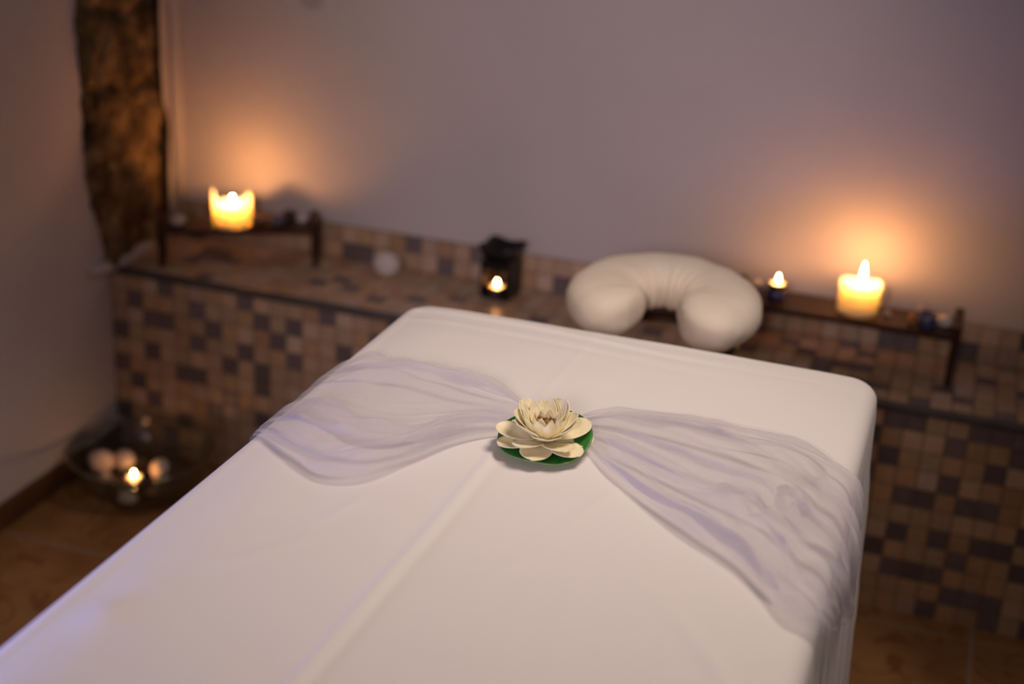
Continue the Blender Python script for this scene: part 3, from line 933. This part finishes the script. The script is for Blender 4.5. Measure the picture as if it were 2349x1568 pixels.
# ------------------------------------------------------------------ shells, pebbles
def cockle(name, label, cat, loc, s, rot, material, group=None, ribs=16):
    bm = bmesh.new()
    rows = []
    n, m = 16, 48
    for i in range(n + 1):
        f = i / n
        row = []
        for j in range(m):
            a = 2 * PI * j / m
            rib = 1 + 0.035 * f * math.cos(a * ribs)
            r = f * rib
            x = r * math.cos(a) * (1.0 + 0.1 * math.sin(a)); y = r * math.sin(a) * 0.88
            z = 0.62 * math.sqrt(max(0, 1 - f * f)) * (1 + 0.30 * math.sin(a) * f)
            row.append(Vector((x, y - 0.12 * (1 - f), z)) * s)
        rows.append(row)
    low = [Vector((v.x * 0.9, v.y * 0.9, -0.22 * s)) for v in rows[-1]]
    low2 = [Vector((v.x * 0.4, v.y * 0.4, -0.34 * s)) for v in rows[-1]]
    rows += [low, low2]
    V = grid(bm, rows, close_v=True)
    bm.faces.new(V[-1])
    bmesh.ops.remove_doubles(bm, verts=bm.verts, dist=1e-6)
    bmesh.ops.recalc_face_normals(bm, faces=bm.faces)
    o = obj(name, bm, material, smooth=True, loc=loc)
    o.rotation_euler = rot
    zmin = min((o.rotation_euler.to_matrix() @ v.co).z for v in o.data.vertices)
    o.location.z = loc[2] - zmin
    return tag(o, label, cat, group)
def pebble(name, label, cat, loc, size, rot, material, seed, group=None):
    bm = bmesh.new()
    bmesh.ops.create_icosphere(bm, subdivisions=4, radius=1.0)
    for v in bm.verts:
        k = 1 + 0.16 * fbm(v.co.x * 1.3 + seed, v.co.y * 1.3, v.co.z * 1.3, 3)
        v.co = Vector((v.co.x * size[0] * k, v.co.y * size[1] * k, v.co.z * size[2] * k))
    o = obj(name, bm, material, smooth=True, loc=loc)
    o.rotation_euler = rot
    zmin = min((o.rotation_euler.to_matrix() @ v.co).z for v in o.data.vertices)
    o.location.z = loc[2] - zmin
    return tag(o, label, cat, group)
def whelk(name, label, cat, loc, s, rot, material, group=None):
    """a spiral shell: whorls shrinking to a point"""
    bm = bmesh.new()
    rows = []
    for i in range(90):
        f = i / 89
        a = f * 2 * PI * 3.6
        k = (1 - f) ** 1.3 + 0.03
        c = Vector((0.42 * k * math.cos(a), 0.42 * k * math.sin(a), 1.5 * (1 - (1 - f) ** 1.25)))
        nrm = Vector((math.cos(a), math.sin(a), 0))
        rows.append([(c + nrm * (0.52 * k * math.cos(b_)) + Vector((0, 0, 0.60 * k * math.sin(b_)))) * s for b_ in [2 * PI * j / 14 for j in range(14)]])
    V = grid(bm, rows, close_v=True)
    bm.faces.new(V[0][::-1]); bm.faces.new(V[-1])
    bmesh.ops.recalc_face_normals(bm, faces=bm.faces)
    o = obj(name, bm, material, smooth=True, loc=loc)
    o.rotation_euler = rot
    zmin = min((o.rotation_euler.to_matrix() @ v.co).z for v in o.data.vertices)
    o.location.z = loc[2] - zmin
    return tag(o, label, cat, group)

ZL = LZT + 0.0893     # top of the corner stand
def onl(u, v):        # a point on the corner stand, along and across
    return (-0.240 + u * math.cos(SL_A) - v * math.sin(SL_A), 0.037 + u * math.sin(SL_A) + v * math.cos(SL_A), ZL + 0.0003)
GS = 'shells and stones on the corner stand'
cockle('cockle_shell', 'small pinkish cockle shell at the left end of the corner stand', 'shell', onl(0.045, 0.044), 0.019, (R(20), 0, R(30)), M_shell, GS)
pebble('pebble', 'flat dark brown pebble right of the candle on the corner stand', 'stone', onl(0.228, 0.046), (0.026, 0.018, 0.013), (0, 0, R(30)), M_shell_brown, 2.0, GS)
pebble('pebble', 'slate blue pebble in the right half of the corner stand', 'stone', onl(0.268, 0.032), (0.017, 0.015, 0.013), (0, 0, R(10)), M_pebble_blue, 5.0, GS)
pebble('pebble', 'round dark pebble behind the blue one on the corner stand', 'stone', onl(0.292, 0.062), (0.016, 0.014, 0.013), (0, 0, R(60)), M_pebble, 8.0, GS)
cockle('cockle_shell', 'small white cockle shell at the right end of the corner stand', 'shell', onl(0.325, 0.060), 0.014, (R(25), 0, R(10)), M_shell_white, GS)

ZR = LZT + 0.1063 + 0.0003
GR = 'shells on the long stand'
cockle('cockle_shell', 'pale pink shell peeping out behind the cushion on the long stand', 'shell', (1.080, 0.200, ZR), 0.017, (R(75), 0, R(20)), M_shell, GR)
whelk('spiral_shell', 'little brown spiral shell lying at the foot of the tall-flamed candle', 'shell', (1.346, 0.186, ZR), 0.009, (R(95), 0, R(60)), M_shell, GR)
hb = thing('glass_votive', 'small dark blue glass votive standing near the right end of the long stand', 'candle holder', (1.428, 0.160, ZR))
bm = bmesh.new(); lathe(bm, [(0, 0), (0.016, 0), (0.0185, 0.003), (0.019, 0.027), (0.0178, 0.0278), (0.0165, 0.026), (0.0150, 0.005), (0, 0.004)], 36)
obj('cup', bm, M_blueglass, hb, True)
whelk('spiral_shell', 'pale spiral shell behind the blue votive on the long stand', 'shell', (1.412, 0.222, ZR), 0.014, (R(80), 0, R(100)), M_shell, GR)
pebble('amber_pebble', 'small orange pebble touching the left side of the blue votive', 'stone', (1.399, 0.156, ZR), (0.008, 0.010, 0.013), (0, 0, 0), mat('amber', (0.42, 0.17, 0.05), 0.4), 3.0, GR)
noise_tint(bpy.data.materials['amber'], (0.36, 0.13, 0.03), (0.5, 0.22, 0.07), 60, 3)
cockle('cockle_shell', 'round white shell at the far right end of the long stand', 'shell', (1.462, 0.182, ZR), 0.0165, (R(30), 0, R(-20)), M_shell_white, GR)
# on the tiles
cockle('scallop_shell', 'white shell standing on the bare tiles between the corner stand and oil burner', 'shell', (0.238, 0.228, LZT + 0.0006), 0.032, (R(62), R(8), R(14)), M_shell_white)

# ------------------------------------------------------------------ glass bowl on the floor
BC = Vector((-0.172, -0.168, 0.0005))
bowl = thing('glass_bowl', 'large clear glass bowl of water on the floor in the corner below the ledge', 'bowl', BC)
bm = bmesh.new()
outer = [(0.0, 0.0), (0.075, 0.0), (0.095, 0.004), (0.118, 0.016), (0.138, 0.036), (0.150, 0.060), (0.1575, 0.085), (0.1600, 0.0975)]
inner = [(0.1594, 0.0990), (0.1582, 0.0976), (0.1556, 0.0852), (0.1480, 0.0605), (0.1361, 0.0371), (0.1164, 0.0179), (0.0940, 0.0063), (0.0745, 0.0025), (0.0, 0.0025)]
lathe(bm, outer + inner, 96)
obj('glass', bm, M_glass, bowl, True)
bm = bmesh.new()
tube(bm, [(0.1592 * math.cos(2 * PI * i / 96), 0.1592 * math.sin(2 * PI * i / 96), 0.1) for i in range(97)], 0.0042, 10, False)
obj('rim', bm, M_rim, bowl, True)
bm = bmesh.new()
lathe(bm, [(0.070, 0.0), (0.0795, 0.0004), (0.083, 0.0022), (0.078, 0.0012), (0.070, 0.0010)], 72)
obj('foot_ring', bm, M_rim, bowl, True)
bm = bmesh.new()
WZ = 0.0440
lathe(bm, [(0.0, 0.0030), (0.0743, 0.0030), (0.0935, 0.0069), (0.1157, 0.0185), (0.1353, 0.0376), (0.1388, WZ), (0.100, WZ), (0.05, WZ), (0.0, WZ)], 96)
o = obj('water', bm, M_water, bowl, True)
tealight('lit tealight floating in the glass bowl', (BC.x + 0.008, BC.y - 0.046, WZ - 0.006 + BC.z), (0.0036, 0.014))
GB = 'shells heaped in the glass bowl'
for k, (dx, dy, s, rot, M_, lab, kind, zz) in enumerate([
        (-0.094, -0.015, 0.030, (R(55), R(10), R(40)), M_shell, 'large pale shell at the left side of the glass bowl', 'c', 0.030),
        (-0.052, 0.010, 0.027, (R(50), 0, R(-10)), M_shell, 'pale ribbed shell between the large one and the tealight in the bowl', 'c', 0.034),
        (0.045, 0.000, 0.028, (R(58), R(-14), R(-30)), M_shell, 'pale shell tilted on edge at the right of the floating tealight', 'c', 0.034),
        (-0.030, -0.056, 0.018, (R(20), 0, R(70)), M_shell_brown, 'small reddish shell left of the floating tealight in the bowl', 'c', 0.024),
        (-0.066, -0.046, 0.015, (R(30), 0, R(20)), M_shell, 'little pink shell in front of the large one in the bowl', 'c', 0.026),
        (0.052, -0.050, 0.015, (R(10), 0, R(20)), M_shell_brown, 'small brown shell right of the floating tealight in the bowl', 'c', 0.022),
        (0.000, 0.035, 0.024, (R(15), 0, R(50)), M_pebble, 'dark stone behind the floating tealight in the bowl', 'p', 0.022),
        (0.095, -0.010, 0.016, (R(10), 0, R(10)), M_pebble, 'small dark stone at the right side of the bowl', 'p', 0.022),
        (0.015, -0.085, 0.022, (R(12), 0, R(50)), M_shell, 'pale shell under water at the front of the bowl', 'c', 0.0085),
        (-0.055, 0.070, 0.020, (R(10), 0, R(50)), M_shell_brown, 'brown shell at the back of the bowl', 'c', 0.010)]):
    loc = (BC.x + dx, BC.y + dy, BC.z + zz)
    if kind == 'c': cockle('cockle_shell', lab, 'shell', loc, s, rot, M_, GB)
    else: pebble('pebble', lab, 'stone', loc, (s, s * 0.8, s * 0.6), rot, M_, k * 1.7, GB)

# ------------------------------------------------------------------ lights
def light(name, kind, loc, target, energy, colour, **kw):
    d = bpy.data.lights.new(name, kind)
    d.energy = energy; d.color = colour
    for k, v in kw.items(): setattr(d, k, v)
    o = bpy.data.objects.new(name, d); C.objects.link(o)
    o.location = loc
    o.rotation_euler = (Vector(target) - Vector(loc)).to_track_quat('-Z', 'Y').to_euler()
    return o
light('ceiling_downlight', 'SPOT', (1.55, -0.72, 2.45), (1.02, -1.20, 0.74), 98, (1.0, 0.80, 0.69), spot_size=R(80), spot_blend=1.0, shadow_soft_size=0.34)
light('cool_lamp', 'AREA', (0.34, -1.95, 0.772), (0.66, -1.52, 0.72), 1.0, (0.34, 0.34, 1.0), shape='RECTANGLE', size=0.5, size_y=0.10, spread=R(86))
light('front_fill', 'AREA', (1.3, -3.5, 1.75), (1.0, 0.3, 0.9), 2, (1.0, 0.84, 0.80), shape='RECTANGLE', size=0.9, size_y=1.1)  # fill added behind the camera to brighten back wall, tiles and cushion
light('vignette_spot', 'SPOT', (1.25, -3.2, 1.75), (0.66, 0.3, 0.78), 118, (1.0, 0.80, 0.80), spot_size=R(33), spot_blend=1.0, shadow_soft_size=0.25)  # added spot; its soft cone dims the wall's corners like lens vignetting
w = bpy.data.worlds.new('room_dusk'); SC.world = w; w.use_nodes = True
bg = w.node_tree.nodes['Background']
bg.inputs['Color'].default_value = (0.80, 0.70, 0.74, 1); bg.inputs['Strength'].default_value = 0.045

# ------------------------------------------------------------------ camera (50 mm lens at f/1.8, focused on the flower)
cam = bpy.data.cameras.new('camera'); co = bpy.data.objects.new('camera', cam); C.objects.link(co)
cam.sensor_width = 36.0; cam.lens = 50.0
rgt = Vector((0.945026, 0.322161, 0.056306)); fw = Vector((-0.2798, 0.8841, -0.3740))
yaw, pit, rol = -0.306523158, 0.383283316, 0.056883157
sy, cyw, sp, cp = math.sin(yaw), math.cos(yaw), math.sin(pit), math.cos(pit)
fwd = Vector((sy * cp, cyw * cp, -sp)); right = Vector((cyw, -sy, 0)); up = right.cross(fwd)
r2 = math.cos(rol) * right + math.sin(rol) * up; u2 = -math.sin(rol) * right + math.cos(rol) * up
Mx = Matrix((r2, u2, -fwd)).transposed().to_4x4()
Mx.translation = Vector((1.44579, -2.60803, 1.53846))
co.matrix_world = Mx
cam.clip_start = 0.05
cam.dof.use_dof = True
cam.dof.focus_distance = 1.835
cam.dof.aperture_fstop = 1.8
cam.dof.aperture_blades = 0
SC.camera = co

SC.view_settings.view_transform = 'Standard'
SC.view_settings.look = 'None'
SC.view_settings.exposure = 0.0
SC.view_settings.gamma = 1.0
SC.view_settings.use_curve_mapping = False
SC.cycles.use_denoising = True
SC.cycles.sample_clamp_indirect = 25.0
SC.cycles.caustics_reflective = False
SC.cycles.caustics_refractive = False
SC.cycles.transparent_max_bounces = 24
SC.cycles.max_bounces = 14
